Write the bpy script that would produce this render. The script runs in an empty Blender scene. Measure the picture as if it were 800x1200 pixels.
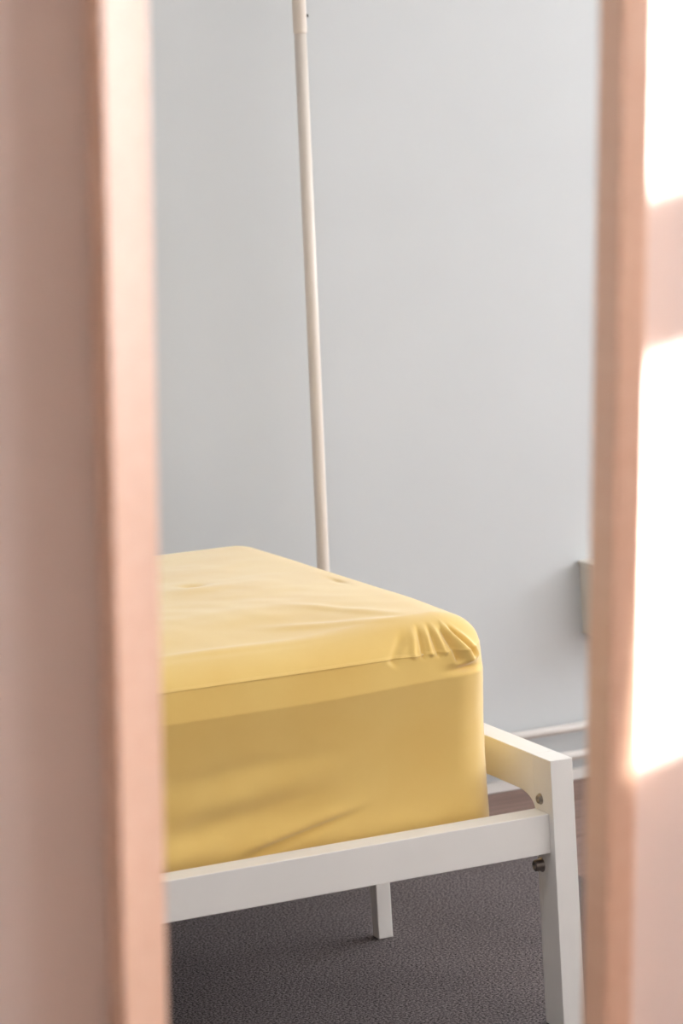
import bpy, bmesh, math, random
from mathutils import Vector, Matrix, noise

random.seed(7)
SC = bpy.context.scene
COL = SC.collection
FZ = 0.396                       # height of the bed post tops above the carpet (z = 0 is the carpet's surface)
FL = -0.010                      # top of the wooden floor

# ------------------------------------------------------------------ camera
cam_d = bpy.data.cameras.new('camera')
cam_d.sensor_fit = 'HORIZONTAL'; cam_d.sensor_width = 24.0; cam_d.lens = 91.82
cam_d.clip_start = 0.05; cam_d.clip_end = 100
cam_d.dof.use_dof = True; cam_d.dof.focus_distance = 3.9; cam_d.dof.aperture_fstop = 5.0
cam = bpy.data.objects.new('camera', cam_d); COL.objects.link(cam)
_f = Vector((0.3846, 0.9127, -0.1383)).normalized()
_r = Vector((0.9164, -0.3955, -0.0618)); _r = (_r - _r.dot(_f) * _f).normalized()
_u = _r.cross(_f)
cam.matrix_world = Matrix(((_r.x, _u.x, -_f.x, -1.6343), (_r.y, _u.y, -_f.y, -3.1842),
                           (_r.z, _u.z, -_f.z, 0.8682 + FZ), (0, 0, 0, 1)))
SC.camera = cam

# ------------------------------------------------------------------ sky, sun, exposure
world = bpy.data.worlds.new('sky'); SC.world = world; world.use_nodes = True
bg = world.node_tree.nodes['Background']
bg.inputs['Color'].default_value = (0.885, 0.945, 1.0, 1)
bg.inputs['Strength'].default_value = 9.0
sun_d = bpy.data.lights.new('sun', 'SUN'); sun_d.energy = 22.0; sun_d.angle = math.radians(0.9)
sun_d.color = (1.0, 0.95, 0.88)
sun = bpy.data.objects.new('sun', sun_d); COL.objects.link(sun)
SUN_DIR = Vector((-0.700, 0.700, -0.139)).normalized()
sun.rotation_euler = SUN_DIR.to_track_quat('-Z', 'Y').to_euler()
sun.location = (6, -8, 4)
SC.view_settings.view_transform = 'Standard'; SC.view_settings.look = 'None'
SC.view_settings.gamma = 1.0; SC.view_settings.use_curve_mapping = False
SC.view_settings.exposure = 0.64

def portal(name, loc, direction, sx, sy):
    d = bpy.data.lights.new(name, 'AREA'); d.shape = 'RECTANGLE'; d.size = sx; d.size_y = sy
    d.cycles.is_portal = True
    o = bpy.data.objects.new(name, d); COL.objects.link(o); o.location = loc
    o.rotation_euler = Vector(direction).to_track_quat('-Z', 'Y').to_euler()

# ------------------------------------------------------------------ materials
def lin(c):
    return tuple(((v / 255) / 12.92 if v / 255 <= 0.04045 else ((v / 255 + 0.055) / 1.055) ** 2.4) for v in c) + (1,)

def material(name, c1, c2=None, scale=8.0, rough=0.6, bump=0.0, bump_scale=60.0, stretch=(1, 1, 1),
             detail=4.0, bump_dist=0.002, sheen=0.0, spec=0.4, metal=0.0, wave=None):
    m = bpy.data.materials.new(name); m.use_nodes = True
    nt = m.node_tree; b = nt.nodes['Principled BSDF']
    b.inputs['Roughness'].default_value = rough
    b.inputs['Metallic'].default_value = metal
    b.inputs['Specular IOR Level'].default_value = spec
    if sheen:
        b.inputs['Sheen Weight'].default_value = sheen
        b.inputs['Sheen Roughness'].default_value = 0.5
    tc = nt.nodes.new('ShaderNodeTexCoord'); mp = nt.nodes.new('ShaderNodeMapping')
    mp.inputs['Scale'].default_value = stretch
    nt.links.new(tc.outputs['Object'], mp.inputs['Vector'])
    n = nt.nodes.new('ShaderNodeTexNoise'); n.inputs['Scale'].default_value = scale
    n.inputs['Detail'].default_value = detail
    nt.links.new(mp.outputs['Vector'], n.inputs['Vector'])
    r = nt.nodes.new('ShaderNodeValToRGB')
    r.color_ramp.elements[0].position = 0.32; r.color_ramp.elements[1].position = 0.68
    r.color_ramp.elements[0].color = c1; r.color_ramp.elements[1].color = c2 or c1
    nt.links.new(n.outputs['Fac'], r.inputs['Fac'])
    nt.links.new(r.outputs['Color'], b.inputs['Base Color'])
    if bump:
        n2 = nt.nodes.new('ShaderNodeTexNoise'); n2.inputs['Scale'].default_value = bump_scale
        n2.inputs['Detail'].default_value = 3.0
        nt.links.new(mp.outputs['Vector'], n2.inputs['Vector'])
        bp = nt.nodes.new('ShaderNodeBump'); bp.inputs['Strength'].default_value = bump
        bp.inputs['Distance'].default_value = bump_dist
        nt.links.new(n2.outputs['Fac'], bp.inputs['Height'])
        nt.links.new(bp.outputs['Normal'], b.inputs['Normal'])
    return m

M = {}
M['pale'] = material('cream_side_wall_paint', (0.85, 0.79, 0.74, 1), (0.87, 0.81, 0.76, 1), 3, 0.7)
M['wall'] = material('light_grey_wall_paint', (0.61, 0.63, 0.645, 1), (0.63, 0.65, 0.665, 1), 3, 0.7, 0.15, 180, bump_dist=0.0006)
M['blush'] = material('warm_wall_paint', (0.78, 0.675, 0.63, 1), (0.81, 0.705, 0.66, 1), 3, 0.7, 0.15, 180, bump_dist=0.0006)
M['ceiling'] = material('ceiling_paint', (0.82, 0.82, 0.80, 1), None, 3, 0.8)
M['white'] = material('white_satin_paint', (0.83, 0.80, 0.77, 1), (0.85, 0.82, 0.79, 1), 12, 0.38, 0.06, 90, bump_dist=0.0005)
M['trim'] = material('white_trim_paint', (0.80, 0.78, 0.76, 1), None, 12, 0.4)
M['pipe'] = material('white_pipe_enamel', (0.66, 0.62, 0.59, 1), None, 12, 0.35)
M['pole'] = material('off_white_pole_lacquer', (0.76, 0.68, 0.61, 1), None, 12, 0.35)
M['casing'] = material('cream_plastic', (0.74, 0.69, 0.62, 1), None, 12, 0.45)
M['sheet'] = material('yellow_cotton', (0.775, 0.508, 0.148, 1), (0.805, 0.553, 0.178, 1), 7, 0.85, 0.25, 900,
                      bump_dist=0.0005, sheen=0.55, spec=0.15)
M['wood'] = material('honey_pine', (0.77, 0.50, 0.36, 1), (0.81, 0.55, 0.41, 1), 14, 0.32, 0.1, 60, (6, 6, 0.35), bump_dist=0.0006, spec=0.6)
_b = M['wood'].node_tree.nodes['Principled BSDF']       # clear varnish
_b.inputs['Coat Weight'].default_value = 0.7; _b.inputs['Coat Roughness'].default_value = 0.28
M['plank'] = material('brown_floor_wood', (0.15, 0.085, 0.068, 1), (0.25, 0.155, 0.125, 1), 9, 0.5, 0.2, 30, (0.6, 12, 4), 8, 0.0008)
M['subfloor'] = material('dark_subfloor', (0.06, 0.04, 0.035, 1), None, 5, 0.9)
M['steel'] = material('zinc_bolt', (0.22, 0.19, 0.17, 1), (0.30, 0.27, 0.24, 1), 40, 0.3, metal=1.0)
M['dark'] = material('dark_socket', (0.03, 0.025, 0.02, 1), None, 5, 0.6)

def rug_material():
    m = bpy.data.materials.new('grey_carpet_pile'); m.use_nodes = True
    nt = m.node_tree; b = nt.nodes['Principled BSDF']; b.inputs['Roughness'].default_value = 0.95
    b.inputs['Specular IOR Level'].default_value = 0.1
    tc = nt.nodes.new('ShaderNodeTexCoord')
    n = nt.nodes.new('ShaderNodeTexNoise'); n.inputs['Scale'].default_value = 260; n.inputs['Detail'].default_value = 3
    n.inputs['Roughness'].default_value = 0.7
    big = nt.nodes.new('ShaderNodeTexNoise'); big.inputs['Scale'].default_value = 5; big.inputs['Detail'].default_value = 2
    for q in (n, big): nt.links.new(tc.outputs['Object'], q.inputs['Vector'])
    r = nt.nodes.new('ShaderNodeValToRGB'); e = r.color_ramp.elements
    e[0].position = 0.40; e[0].color = (0.040, 0.032, 0.032, 1)
    e[1].position = 0.61; e[1].color = (0.27, 0.225, 0.225, 1)
    nt.links.new(n.outputs['Fac'], r.inputs['Fac'])
    mx = nt.nodes.new('ShaderNodeMix'); mx.data_type = 'RGBA'; mx.blend_type = 'MULTIPLY'; mx.inputs['Factor'].default_value = 0.35
    nt.links.new(r.outputs['Color'], mx.inputs[6]); nt.links.new(big.outputs['Fac'], mx.inputs[7])
    nt.links.new(mx.outputs[2], b.inputs['Base Color'])
    bp = nt.nodes.new('ShaderNodeBump'); bp.inputs['Strength'].default_value = 0.9; bp.inputs['Distance'].default_value = 0.002
    nt.links.new(n.outputs['Fac'], bp.inputs['Height']); nt.links.new(bp.outputs['Normal'], b.inputs['Normal'])
    return m
M['rug'] = rug_material()

# ------------------------------------------------------------------ helpers
def link_mesh(name, me, mat, parent=None):
    me.materials.clear(); me.materials.append(M[mat])
    o = bpy.data.objects.new(name, me); COL.objects.link(o)
    if parent: o.parent = parent
    return o

def obj(name, bm, mat, parent=None, smooth=False):
    me = bpy.data.meshes.new(name); bmesh.ops.recalc_face_normals(bm, faces=bm.faces)
    bm.to_mesh(me); bm.free()
    if smooth:
        for p in me.polygons: p.use_smooth = True
    return link_mesh(name, me, mat, parent)

def add_box(bm, x0, x1, y0, y1, z0, z1, bevel=0.0, seg=2):
    vs = [bm.verts.new((x, y, z)) for z in (z0, z1) for y in (y0, y1) for x in (x0, x1)]
    fs = [bm.faces.new([vs[i] for i in q]) for q in ((0, 2, 3, 1), (4, 5, 7, 6), (0, 1, 5, 4), (2, 6, 7, 3), (0, 4, 6, 2), (1, 3, 7, 5))]
    if bevel:
        es = list({e for f in fs for e in f.edges})
        bmesh.ops.bevel(bm, geom=es, offset=bevel, segments=seg, affect='EDGES', profile=0.5)

def box(name, x0, x1, y0, y1, z0, z1, mat, parent=None, bevel=0.0, seg=2):
    bm = bmesh.new(); add_box(bm, x0, x1, y0, y1, z0, z1, bevel, seg)
    return obj(name, bm, mat, parent)

def add_tube(bm, pts, rad, n=20, caps=True):
    rings = []
    for i, p in enumerate(pts):
        p = Vector(p); a = Vector(pts[max(i - 1, 0)]); c = Vector(pts[min(i + 1, len(pts) - 1)])
        t = (c - a).normalized(); s = t.orthogonal().normalized() if i == 0 else (s0 - s0.dot(t) * t).normalized()
        s0 = s; w = t.cross(s)
        rr = rad[i] if isinstance(rad, (list, tuple)) else rad
        rings.append([bm.verts.new(p + rr * (math.cos(k * 2 * math.pi / n) * s + math.sin(k * 2 * math.pi / n) * w)) for k in range(n)])
    for a, b in zip(rings, rings[1:]):
        for k in range(n): bm.faces.new((a[k], a[(k + 1) % n], b[(k + 1) % n], b[k]))
    if caps:
        bm.faces.new(rings[0][::-1]); bm.faces.new(rings[-1])

def tube(name, pts, rad, mat, parent=None, n=20):
    bm = bmesh.new(); add_tube(bm, pts, rad, n); return obj(name, bm, mat, parent, True)

def thing(name, label, cat, loc=(0, 0, 0), group=None):
    o = bpy.data.objects.new(name, None); COL.objects.link(o); o.location = loc; o.empty_display_size = 0.1
    return tag(o, label, cat, group)

def tag(o, label, cat, group=None):
    o['label'] = label; o['category'] = cat
    if group: o['group'] = group
    return o

def struct(o, label, cat):
    o['kind'] = 'structure'; o['label'] = label; o['category'] = cat
    return o

# ------------------------------------------------------------------ the setting
W = 1.332                      # bedroom back wall
XL, XRB, XRN, YB = -2.6, 4.2, 0.75, -4.6
H = 2.5
# floor of separate boards
fl = struct(box('floor', XL - .1, XRB + .1, YB - .1, W + .1, -0.07, -0.030, 'subfloor'), 'brown wooden board floor reaching the white bedroom wall', 'floor')
pw = 0.118
plank_me = {}
y = YB; row = 0
while y < W - 0.01:
    y1 = min(y + pw, W)
    cut = (-0.9, 0.25, -1.7, 1.2)[row % 4]
    for a, b in ((XL, cut), (cut, XRB)):
        box('plank', a + .0008, b - .0008, y + .0008, y1 - .0008, -0.030, FL, 'plank', fl, 0.0012, 1)
    y = y1; row += 1

struct(box('wall_rear', XL, XRN, YB - .1, YB, FL, H, 'blush'), 'warm white wall facing the wooden frame', 'wall')
struct(box('wall_left', XL - .1, XL, YB - .1, W, FL, H, 'pale'), 'cream side wall at the head of the bed', 'wall')
def wall_with_hole(name, x0, x1, ya, yb, za, zb, hy0, hy1, hz0, hz1, mat):
    bm = bmesh.new()
    add_box(bm, x0, x1, ya, hy0, za, zb); add_box(bm, x0, x1, hy1, yb, za, zb)
    add_box(bm, x0, x1, hy0, hy1, za, hz0); add_box(bm, x0, x1, hy0, hy1, hz1, zb)
    return obj(name, bm, mat)

# unseen back-wall window, added to light the bed from the back right
BW = (1.90, 4.00, 0.88, 2.42)
RW = (-0.95, 0.85, 1.32, 2.42)           # second bedroom window, in the right-hand wall
def back_wall():
    bm = bmesh.new(); a, b, c, d = BW
    add_box(bm, XL - .1, a, W, W + .1, FL, H); add_box(bm, b, XRB + .1, W, W + .1, FL, H)
    add_box(bm, a, b, W, W + .1, FL, c); add_box(bm, a, b, W, W + .1, d, H)
    return obj('wall_back', bm, 'wall')
struct(back_wall(), 'plain white bedroom wall behind the bed', 'wall')
struct(wall_with_hole('wall_right', XRB, XRB + .1, -1.80, W, FL, H, *RW, 'pale'), 'white bedroom side wall facing the foot of the bed', 'wall')
SK = (-1.05, -0.40, -1.05, -0.58)       # unseen ceiling skylight, added to even out the bedroom light: x and y limits
def ceiling():
    bm = bmesh.new(); a, b, c, d = SK; z0, z1 = H, H + .1
    add_box(bm, XL - .1, a, YB - .1, W + .1, z0, z1); add_box(bm, b, XRB + .1, YB - .1, W + .1, z0, z1)
    add_box(bm, a, b, YB - .1, c, z0, z1); add_box(bm, a, b, d, W + .1, z0, z1)
    return obj('ceiling', bm, 'ceiling')
struct(ceiling(), 'white ceiling with a small added skylight over the bedroom', 'ceiling')
def skylight():  # frame of the added skylight
    w = bpy.data.objects.new('fill_skylight', None); COL.objects.link(w); a, b, c, d = SK
    w.location = ((a + b) / 2, (c + d) / 2, H); struct(w, 'small white framed skylight added out of view to light the bedroom', 'window')
    hx, hy, t = (b - a) / 2, (d - c) / 2, .025; bm = bmesh.new()
    add_box(bm, -hx, -hx + t, -hy, hy, .04, .09); add_box(bm, hx - t, hx, -hy, hy, .04, .09)
    add_box(bm, -hx + t, hx - t, -hy, -hy + t, .04, .09); add_box(bm, -hx + t, hx - t, hy - t, hy, .04, .09)
    obj('window_frame', bm, 'trim', w)
skylight()
portal('portal_skylight', ((SK[0] + SK[1]) / 2, (SK[2] + SK[3]) / 2, H + .095), (0, 0, -1), SK[1] - SK[0], SK[3] - SK[2])
# window of the near room
NW = (-3.155, -2.0, 1.092, 2.42)
struct(wall_with_hole('wall_window', XRN, XRN + .1, YB, -1.80, FL, H, *NW, 'blush'), 'warm white side wall with tall window beside the wooden frame', 'wall')

def window(name, x, y0, y1, z0, z1, transoms, mullions, label):
    w = bpy.data.objects.new(name, None); COL.objects.link(w); w.location = (x, (y0 + y1) / 2, z0)
    struct(w, label, 'window')
    cy = (y0 + y1) / 2; t = .03
    bm = bmesh.new()
    add_box(bm, -.02, .02, y0 - cy - .0, y0 - cy + .012, 0, z1 - z0); add_box(bm, -.02, .02, y1 - cy - t, y1 - cy, 0, z1 - z0)
    add_box(bm, -.02, .02, y0 - cy + .012, y1 - cy - t, z1 - z0 - t, z1 - z0); add_box(bm, -.02, .02, y0 - cy + .012, y1 - cy - t, 0, .012)
    obj('window_frame', bm, 'trim', w)
    for a, b in transoms: box('transom', -.018, .018, y0 - cy + .012, y1 - cy - t, a - z0, b - z0, 'trim', w)
    for m in mullions: box('mullion', -.018, .018, m - cy - .02, m - cy + .02, .012, z1 - z0 - t, 'trim', w)
def back_fill_window():  # frame of the added back-wall window
    w = bpy.data.objects.new('fill_window', None); COL.objects.link(w); w.location = (BW[0], W + .05, BW[2])
    struct(w, 'wide white window with one mullion, added out of view to light the bed', 'window')
    a, b = BW[1] - BW[0], BW[3] - BW[2]; t = .04; bm = bmesh.new()
    add_box(bm, 0, t, -.02, .02, 0, b); add_box(bm, a - t, a, -.02, .02, 0, b)
    add_box(bm, t, a - t, -.02, .02, 0, t); add_box(bm, t, a - t, -.02, .02, b - t, b)
    obj('window_frame', bm, 'trim', w); box('mullion', a / 2 - .02, a / 2 + .02, -.018, .018, t, b - t, 'trim', w)
back_fill_window()
window('window_3', XRB + .05, *RW, [], [], 'white bedroom window in the side wall facing the bed')
window('window_2', XRN + .05, *NW, [(1.400, 1.519)], [], 'tall white window with one deep transom')
portal('portal_bedroom', ((BW[0] + BW[1]) / 2, W + .02, (BW[2] + BW[3]) / 2), (0, -1, 0), BW[1] - BW[0], BW[3] - BW[2])
portal('portal_side', (XRB + .01, (RW[0] + RW[1]) / 2, (RW[2] + RW[3]) / 2), (-1, 0, 0), RW[1] - RW[0], RW[3] - RW[2])
portal('portal_near', (XRN + .01, (NW[0] + NW[1]) / 2, (NW[2] + NW[3]) / 2), (-1, 0, 0), NW[1] - NW[0], NW[3] - NW[2])
# mirror wall, cut open in place of the glass, leaning towards the near room
O = Vector((-0.94557, -1.59384, 0.62505 + FZ))
UP = Vector((0.02157, -0.09514, 0.99523)).normalized()
E1 = Vector((0.99977, 0.00205, -0.02147)); E1 = (E1 - E1.dot(UP) * UP).normalized()
N = E1.cross(UP)                # towards the camera
FRM = Matrix(((E1.x, UP.x, N.x, O.x), (E1.y, UP.y, N.y, O.y), (E1.z, UP.z, N.z, O.z), (0, 0, 0, 1)))
FD = 0.035                      # frame depth
UL0, UL1, UR0, UR1 = -0.1785, -0.1388, 0.1893, 0.2122
V0, V1 = -0.985, 0.66           # frame foot and top

def partition():
    bm = bmesh.new()
    def fp(u, v, w): return FRM @ Vector((u, v, w))
    def outer(x, z, w):         # point on the wall plane at given x and z
        b = O + N * w
        yy = b.y - (N.x * (x - b.x) + N.z * (z - b.z)) / N.y
        return Vector((x, yy, z))
    t = 0.09
    of = [outer(*q, -FD) for q in ((XL, FL), (XRB, FL), (XRB, H), (XL, H))]
    ob = [outer(*q, -FD - t) for q in ((XL, FL), (XRB, FL), (XRB, H), (XL, H))]
    i0, i1, j0, j1 = UL1 - .012, UR0 + .012, V0 + .07, V1 - .035
    hf = [fp(*q, -FD) for q in ((i0, j0), (i1, j0), (i1, j1), (i0, j1))]
    g = 0.12
    hb = [fp(*q, -FD - t) for q in ((i0 - g, j0 - .02), (i1 + g, j0 - .02), (i1 + g, j1 + g), (i0 - g, j1 + g))]
    A = [bm.verts.new(v) for v in of]; B = [bm.verts.new(v) for v in hf]
    C = [bm.verts.new(v) for v in ob]; D = [bm.verts.new(v) for v in hb]
    for k in range(4):
        l = (k + 1) % 4
        bm.faces.new((A[k], A[l], B[l], B[k])); bm.faces.new((C[l], C[k], D[k], D[l]))
        bm.faces.new((B[k], B[l], D[l], D[k])); bm.faces.new((A[l], A[k], C[k], C[l]))
    o = obj('wall_near', bm, 'blush'); o.data.materials.append(M['pale'])
    for p in o.data.polygons:
        if p.normal.y > .2: p.material_index = 1          # bedroom side is painted cream
    return o
struct(partition(), 'warm blush white wall around the wooden frame', 'wall')

# wooden mirror frame, built open: members run in the frame's own axes (u, v, w)
fr = bpy.data.objects.new('wooden_mirror_frame', None); COL.objects.link(fr)
base = FRM.copy(); base.translation = FRM @ Vector((0.017, V0, -FD)); fr.matrix_world = base
tag(fr, 'tall honey-coloured wooden mirror frame, built open with the reflected yellow bed behind it', 'frame')
def prism(name, prof, v0, v1, mat, parent):
    """profile in (u, w), swept along v; local origin = frame base"""
    bm = bmesh.new()
    lo = [bm.verts.new((u - 0.017, v0 - V0, w + FD)) for u, w in prof]
    hi = [bm.verts.new((u - 0.017, v1 - V0, w + FD)) for u, w in prof]
    n = len(prof); bm.faces.new(lo); bm.faces.new(hi[::-1])
    for k in range(n): bm.faces.new((lo[k], lo[(k + 1) % n], hi[(k + 1) % n], hi[k]))
    bmesh.ops.recalc_face_normals(bm, faces=bm.faces)
    es = [e for e in bm.edges]
    bmesh.ops.bevel(bm, geom=es, offset=0.0015, segments=2, affect='EDGES', profile=0.5)
    return obj(name, bm, mat, parent)
SL = 0.026                      # how far the left stile's face slopes back towards the opening
prism('stile', [(UL0, -FD), (UL1, -FD), (UL1, -SL), (UL0, 0)], V0, V1, 'wood', fr)
prism('stile', [(UR0, -FD), (UR1, -FD), (UR1, 0), (UR0, 0)], V0, V1, 'wood', fr)
prism('rail', [(UL1, -FD), (UR0, -FD), (UR0, -.004), (UL1, -.004)], V1 - .045, V1 - .012, 'wood', fr)
prism('rail', [(UL1, -FD), (UR0, -FD), (UR0, -.004), (UL1, -.004)], V0 + .05, V0 + .085, 'wood', fr)

# skirting along the bedroom wall
struct(box('baseboard_back', XL, XRB, W - .012, W, FL, 0.012, 'trim', None, .002), 'low white skirting board under the heating pipes', 'skirting')

# ------------------------------------------------------------------ carpet
def carpet():
    bm = bmesh.new(); add_box(bm, -1.35, 1.35, -1.02, 1.06, FL, 0, 0.004, 2)
    return obj('carpet', bm, 'rug')
rug = tag(carpet(), 'large grey flecked carpet lying under the white bed', 'carpet'); rug.location = (-.95, -.14, 0)

# ------------------------------------------------------------------ bed frame (post tops at z = FZ)
BL, BD, PD = 2.10, 1.03, .055   # bed length (towards -x), width (y), post depth
bed = thing('bed_frame', 'white bed frame with square posts and low foot bar standing on grey carpet', 'bed', (-BL / 2, BD / 2, 0))
bo = Vector(bed.location)
def bbox(name, x0, x1, y0, y1, z0, z1, bevel=.001, parent=None):
    """z relative to the post tops, x and y from the near foot post's front corner"""
    return box(name, x0 - bo.x, x1 - bo.x, y0 - bo.y, y1 - bo.y, z0 + FZ - bo.z, z1 + FZ - bo.z, 'white', parent or bed, bevel)
def bed_end(xa, xb, top):
    return [bbox('post', xa, xb, ya, yb, -FZ, top) for ya, yb in ((0, PD), (BD - PD, BD))]
posts = bed_end(0, .035, 0)
hposts = bed_end(-BL, -BL + .035, .40)
HB = .059
def foot_bar():                 # rectangular bar with a welded fillet where it meets each post
    bm = bmesh.new(); ry, rz = .048, .022; y1 = BD - PD; n0 = 9
    prof = [(PD, 0), (y1, 0)]
    prof += [(y1 - ry + ry * math.cos(math.pi / 2 * k / n0), -HB - rz + rz * math.sin(math.pi / 2 * k / n0)) for k in range(n0 + 1)]
    prof += [(PD + ry - ry * math.sin(math.pi / 2 * k / n0), -HB - rz + rz * math.cos(math.pi / 2 * k / n0)) for k in range(n0 + 1)]
    lo = [bm.verts.new((.0 - bo.x, y - bo.y, z + FZ - bo.z)) for y, z in prof]
    hi = [bm.verts.new((.035 - bo.x, y - bo.y, z + FZ - bo.z)) for y, z in prof]
    n = len(prof); bm.faces.new(lo); bm.faces.new(hi[::-1])
    for k in range(n): bm.faces.new((lo[k], lo[(k + 1) % n], hi[(k + 1) % n], hi[k]))
    bmesh.ops.recalc_face_normals(bm, faces=bm.faces)
    es = [e for e in bm.edges if abs(e.verts[0].co.x - e.verts[1].co.x) < 1e-6]
    bmesh.ops.bevel(bm, geom=es, offset=.001, segments=2, affect='EDGES', profile=.5)
    return obj('foot_bar', bm, 'white', bed)
foot_bar()
RT, RH = .0787, .0568
bbox('side_rail', -BL + .035, 0, .012, .053, -RT - RH, -RT)
bbox('side_rail', -BL + .035, 0, BD - .053, BD - .012, -RT - RH, -RT)
bbox('head_bar', -BL, -BL + .035, PD, BD - PD, .34, .40)
bbox('head_bar', -BL, -BL + .035, PD, BD - PD, -RT - RH, -RT)
bbox('center_beam', -BL + .035, 0, .545, .588, -.175, -.137)
for xs in (-.0402, -1.05):
    bbox('support_leg', xs, xs + .0253, .554, .579, -FZ, -.175, .0015)
for k in range(14):             # slats between the side rails, under the mattress
    xs = -BL + .10 + k * .142
    bbox('slat', xs, xs + .07, .053, BD - .053, -.137, -.121, .002)
def bolt(post, y, z, depth, r):
    bm = bmesh.new()
    x0 = .0002; cy, cz = y - bo.y, z + FZ - bo.z
    pr = [(0, r * 1.25), (.0012, r * 1.25), (.0016, r), (depth, r), (depth + .0012, r * .8), (depth + .0012, r * .45), (depth - .001, r * .40)]
    rings = [[bm.verts.new((x0 - a - bo.x, cy + q * math.cos(t * math.pi / 9), cz + q * math.sin(t * math.pi / 9))) for t in range(18)] for a, q in pr]
    for a, b in zip(rings, rings[1:]):
        for t in range(18): bm.faces.new((a[t], a[(t + 1) % 18], b[(t + 1) % 18], b[t]))
    bm.faces.new(rings[-1])
    return obj('bolt', bm, 'steel', post, True)
bolt(posts[0], .0362, -.0616, .004, .0065)
bolt(posts[0], .0430, -.1590, .011, .0085)

# ------------------------------------------------------------------ mattress in its yellow fitted sheet
mat = thing('mattress', 'thick mattress in a yellow fitted sheet gathered at its corner', 'mattress', (-1.05, .52, FZ - .121))
mo = Vector(mat.location)
def smooth(a, b, x):
    t = max(0., min(1., (x - a) / (b - a))); return t * t * (3 - 2 * t)
def fitted_sheet():
    X0, X1, Y0, Y1, R = -2.04, -.031, .056, .985, .082
    per = []                    # (x, y, nx, ny, a): perimeter point, outward normal, arc distance from the near foot corner
    def span(p, q, step): 
        n = max(1, int(round(abs(q - p) / step))); return [p + (q - p) * k / n for k in range(n)]
    L = R * math.pi / 4
    for x in span(X0 + R, -.80, .05) + span(-.80, -.27, .005) + span(-.27, X1 - R, .0014):
        per.append((x, Y0, 0, -1, x - (X1 - R) - L))
    for k in range(60):
        t = math.pi / 2 * k / 60
        per.append((X1 - R + R * math.sin(t), Y0 + R - R * math.cos(t), math.sin(t), -math.cos(t), R * t - L))
    for y in span(Y0 + R, Y0 + .25, .004) + span(Y0 + .25, Y1 - R, .012):
        per.append((X1, y, 1, 0, y - Y0 - R + L))
    for k in range(16):
        t = math.pi / 2 * k / 16
        per.append((X1 - R + R * math.cos(t), Y1 - R + R * math.sin(t), math.cos(t), math.sin(t), 9))
    for x in span(X1 - R, X0 + R, .03): per.append((x, Y1, 0, 1, 9))
    for k in range(8):
        t = math.pi / 2 * k / 8
        per.append((X0 + R - R * math.sin(t), Y1 - R + R * math.cos(t), -math.sin(t), math.cos(t), 9))
    for y in span(Y1 - R, Y0 + R, .05): per.append((X0, y, -1, 0, 9))
    for k in range(8):
        t = math.pi / 2 * k / 8
        per.append((X0 + R - R * math.cos(t), Y0 + R - R * math.sin(t), -math.cos(t), -math.sin(t), 9))
    # profile: (outward offset, z rel. to post tops)
    zb, zs, zt, rt = -.121, .163, .212, .070
    prof = []
    for k in range(6):
        t = math.pi / 2 * k / 6; prof.append((-.022 + .015 * math.sin(t) - .003, zb + .015 - .015 * math.cos(t)))
    z = zb + .015
    while z < zs:
        prof.append((-.010, z)); z += .004 if z < .095 else .0014
    arc = [k / 45 for k in range(46)]
    for t in arc: prof.append((None, t))
    # folds: (a0, z0, a1, z1, half width, height); a = arc position on the outside, z rel. to post tops
    FOLD = [(-.118, .200, -.156, .156, .0065, -.0060), (-.106, .203, -.122, .160, .0042, .0042), (-.097, .204, -.107, .158, .0030, -.0058),
            (-.089, .204, -.095, .160, .0034, .0042), (-.082, .203, -.084, .158, .0028, -.0058), (-.076, .204, -.074, .160, .0036, .0048),
            (-.066, .199, -.054, .147, .0050, -.0120), (-.056, .203, -.036, .145, .0062, .0085),
            (-.044, .198, -.024, .152, .0044, -.0100), (-.034, .198, -.012, .148, .0060, .0040)]
    SIDE = [(-.395, -.082, -.200, -.040, .0060, -.0065), (-.410, -.072, -.190, -.030, .0110, .0055),
            (-.520, -.040, -.250, -.010, .0180, -.0050), (-.520, -.012, -.230, .020, .0200, .0040),
            (-.520, .030, -.250, .050, .016, -.0025), (-.53, -.070, -.40, -.052, .016, .004)]
    def fold(lst, a, z):
        s = 0.
        for a0, z0, a1, z1, w, h in lst:
            da, dz = a1 - a0, z1 - z0; l2 = da * da + dz * dz
            t = ((a - a0) * da + (z - z0) * dz) / l2
            d2 = (a - a0 - t * da) ** 2 + (z - z0 - t * dz) ** 2
            fade = smooth(-.05, .45, t) * (1 - smooth(.93, 1.08, t)) if lst is FOLD else smooth(-.05, .25, t) * (1 - smooth(.6, 1.05, t))
            if fade > 0 and d2 < (3.2 * w) ** 2: s += h * fade * math.exp(-d2 / (w * w))
        return s
    def place(x, y, nx, ny, a, d, z, side):
        o = d
        if side:
            front = 1 - smooth(-.030, .035, a) if a < 1 else 0.
            k = .25 + .75 * front
            # band between two seams leans out, face below it is set back
            zl = .120 + .007 * smooth(-.30, -.04, a) if a < 1 else .122
            if z < zs + .0005:
                if z > zl: o += k * (.0022 + .0083 * (zs - z) / (zs - zl))
                else: sq = max(0, min(1, (zl - z) / (zl - zb))); o += k * (.0105 - .0115 * (1 - (1 - min(1, sq / .5)) ** 2) + .003 * smooth(.65, 1, sq))
            if a < 1:
                o += fold(SIDE, a, z) + fold(FOLD, a, z)
                # lip of the gathers over the seam
                g = math.exp(-((a + .042) / .024) ** 2)
                o += .0065 * g * smooth(.139, .148, z) * (1 - smooth(.165, .190, z)) - .008 * g * math.exp(-((z - .1355) / .0042) ** 2)
            o += .0020 * noise.noise((x * 5, y * 5, z * 9)) + .0006 * noise.noise((x * 26, y * 26, z * 40))
        px, py = x + nx * o, y + ny * o
        return px, py, z
    def sag(x, y): return .017 * (1 - .75 * smooth(-.34, -.10, x)) * (1 - smooth(Y0 + .03, Y0 + .26, y))
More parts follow.
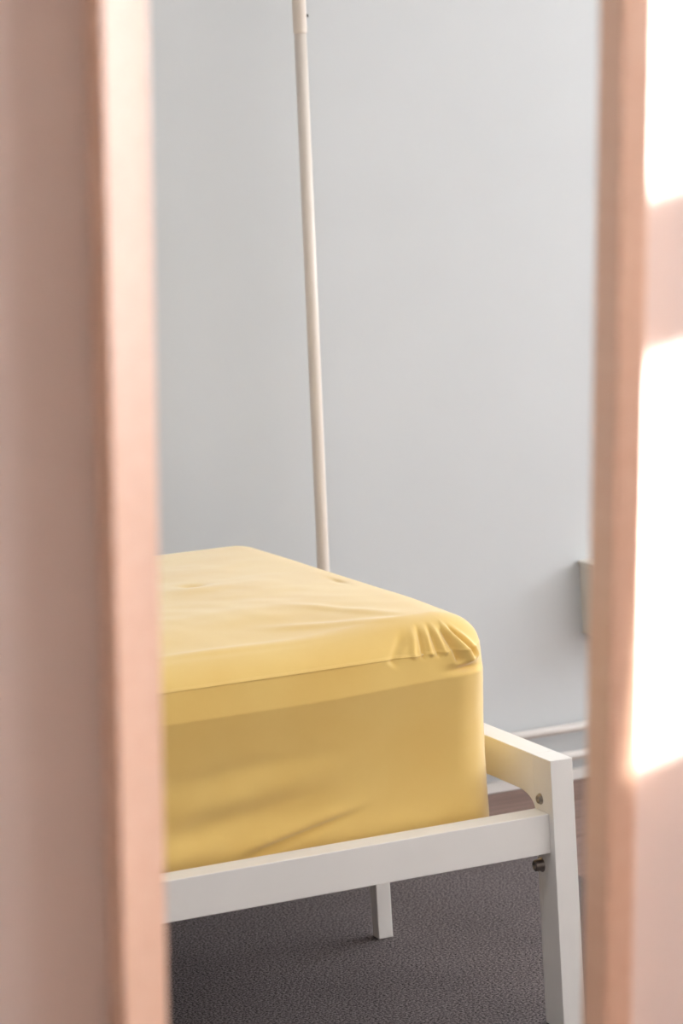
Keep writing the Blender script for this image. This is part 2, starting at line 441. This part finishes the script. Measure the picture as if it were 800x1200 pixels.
    def top_z(x, y, z):
        z -= sag(x, y)
        ed = min(x - X0, X1 - x, y - Y0, Y1 - y); g = smooth(.05, .22, ed)
        dz = g * (.004 + .004 * noise.noise((x * 3.1, y * 3.1, 1.7)) + .0022 * noise.noise((x * 9, y * 9, 4.1)))
        dz += (.3 + .7 * g) * .0010 * noise.noise((x * 24, y * 24, 2.2))
        dz -= .007 * math.exp(-((x + .322) / .016) ** 2 - ((y - .534) / .020) ** 2)       # tuft dimple
        dz += .004 * math.exp(-((x + .322) / .045) ** 2 - ((y - .50) / .03) ** 2)
        dz -= .004 * math.exp(-((x + .115 - (y - .46) * .06) / .006) ** 2 - ((y - .455) / .03) ** 2)
        # soft ridges drifting from the near corner
        for x0, y0, x1, y1, w, h in ((-.16, .13, -.34, .20, .012, .0022), (-.15, .15, -.26, .30, .014, .002), (-.24, .11, -.50, .13, .012, .002)):
            ux, uy = x1 - x0, y1 - y0; t = ((x - x0) * ux + (y - y0) * uy) / (ux * ux + uy * uy)
            if -.2 < t < 1.2:
                d2 = (x - x0 - t * ux) ** 2 + (y - y0 - t * uy) ** 2
                dz += h * math.exp(-d2 / (w * w)) * smooth(-.2, .2, t) * (1 - smooth(.7, 1.2, t))
        return z + dz
    verts, faces = [], []
    np_, nr = len(per), 44
    for d, z in prof:
        for x, y, nx, ny, a in per:
            if d is None:       # rolled top edge: sloping along the near side, round elsewhere
                t = z; fw = 1 - smooth(-.05, .05, a) if a < 1 else 0.
                e = math.pi / 2 * t
                dd = -.010 - rt * (fw * t + (1 - fw) * (1 - math.cos(e)))
                hh = fw * (1 - (1 - t) ** 2) + (1 - fw) * math.sin(e)
                q = place(x, y, nx, ny, a, dd, zs + (zt - zs) * hh, True)
                w = smooth(.55, 1., t)
                verts.append((q[0], q[1], q[2] + w * (top_z(q[0], q[1], zt) - zt) - (hh - w * hh) * sag(q[0], q[1]) if t < 1 else top_z(q[0], q[1], zt)))
            else:
                verts.append(place(x, y, nx, ny, a, d, z, True))
    cx0, cx1, cy = X0 + .45, X1 - .45, (Y0 + Y1) / 2
    for k in range(1, nr + 1):
        t = (k / nr) ** 1.15
        for x, y, nx, ny, a in per:
            bx, by = x - nx * (rt + .010), y - ny * (rt + .010)
            tx = max(cx0, min(cx1, bx)); px, py = bx + (tx - bx) * t, by + (cy - by) * t
            verts.append((px, py, top_z(px, py, zt)))
    rows = len(prof) + nr
    for j in range(rows - 1):
        for i in range(np_):
            i2 = (i + 1) % np_
            faces.append((j * np_ + i, j * np_ + i2, (j + 1) * np_ + i2, (j + 1) * np_ + i))
    faces.append(tuple(range(np_ - 1, -1, -1)))
    verts = [(x - mo.x, y - mo.y, z + FZ - mo.z) for x, y, z in verts]
    me = bpy.data.meshes.new('fitted_sheet'); me.from_pydata(verts, [], faces); me.update()
    bm = bmesh.new(); bm.from_mesh(me); bmesh.ops.remove_doubles(bm, verts=bm.verts, dist=1e-5); bm.to_mesh(me); bm.free()
    for p in me.polygons: p.use_smooth = True
    o = link_mesh('fitted_sheet', me, 'sheet', mat)
    # thin stitched seam along the upper edge of the band
    bm = bmesh.new(); pts = []
    for x, y, nx, ny, a in per:
        if a < -.105 and x > -1.9 and ny == -1:
            q = place(x, y, nx, ny, a, -.010, zs - .001, True); pts.append((q[0] - mo.x, q[1] - .0002 - mo.y, q[2] + FZ - mo.z))
    add_tube(bm, pts[::3], .0009, 8)
    obj('seam', bm, 'sheet', o, True)
fitted_sheet()

# ------------------------------------------------------------------ pole behind the bed
pole = thing('pole', 'slim off-white pole standing upright behind the yellow bed', 'pole', (.165, 1.21, FL))
def pole_pt(z): return (.1742 + (z - FZ - .0956) * .0217 - .165, 0, z - FL)
tube('lower_tube', [pole_pt(z) for z in (.016, .4, .9, 1.475)], .0113, 'pole', pole, 28)
tube('upper_tube', [pole_pt(z) for z in (1.469, 1.472, 1.9, 2.05)], [.0112, .0126, .0126, .0126], 'pole', pole, 28)
bm = bmesh.new(); add_tube(bm, [(0, 0, 0), (0, 0, .010), (0, 0, .014), (0, 0, .024)], [.072, .072, .066, .016], 40)
obj('foot', bm, 'pole', pole)
tube('cap', [pole_pt(2.05), pole_pt(2.058)], [.0126, .009], 'pole', pole, 28)

# ------------------------------------------------------------------ heating pipes and casing on the bedroom wall
def pipe(name, z, label):
    p = thing(name, label, 'pipe', (1.0, W - .030, z), 'heating pipes along the bedroom wall')
    tube('tube', [(-1.6, 0, 0), (-.4, 0, 0), (.88, 0, 0)], .0092, 'pipe', p, 24)
    for cx in (-1.3, -.05, .7):
        box('clip', cx - .006, cx + .006, 0.004, .030, -.004, .004, 'pipe', p)
pipe('heating_pipe', FZ - .295, 'upper white heating pipe running along wall above the skirting')
pipe('heating_pipe', FZ - .351, 'lower white heating pipe running along wall close above the skirting')
cs = thing('wall_casing', 'small cream box fixed to wall above the heating pipes', 'wall box', (.7695, W, FZ - .1145))
box('body', 0, .20, -.062, 0, .004, .138, 'casing', cs, .003)
box('lid', -.003, .203, -.066, 0, .138, .146, 'casing', cs, .002)
box('bottom_lip', -.002, .202, -.064, 0, 0, .004, 'casing', cs, .001)
# nail in the wall beside the pole
nl = tube('nail', [(0, 0, 0), (0, -.006, .001), (0, -.0065, .001), (0, -.008, .001)], [.0012, .0012, .0032, .0028], 'dark', None, 10)
nl.location = (.2590, W, FZ + 1.1094); tag(nl, 'tiny dark nail in white wall beside the pole', 'nail')
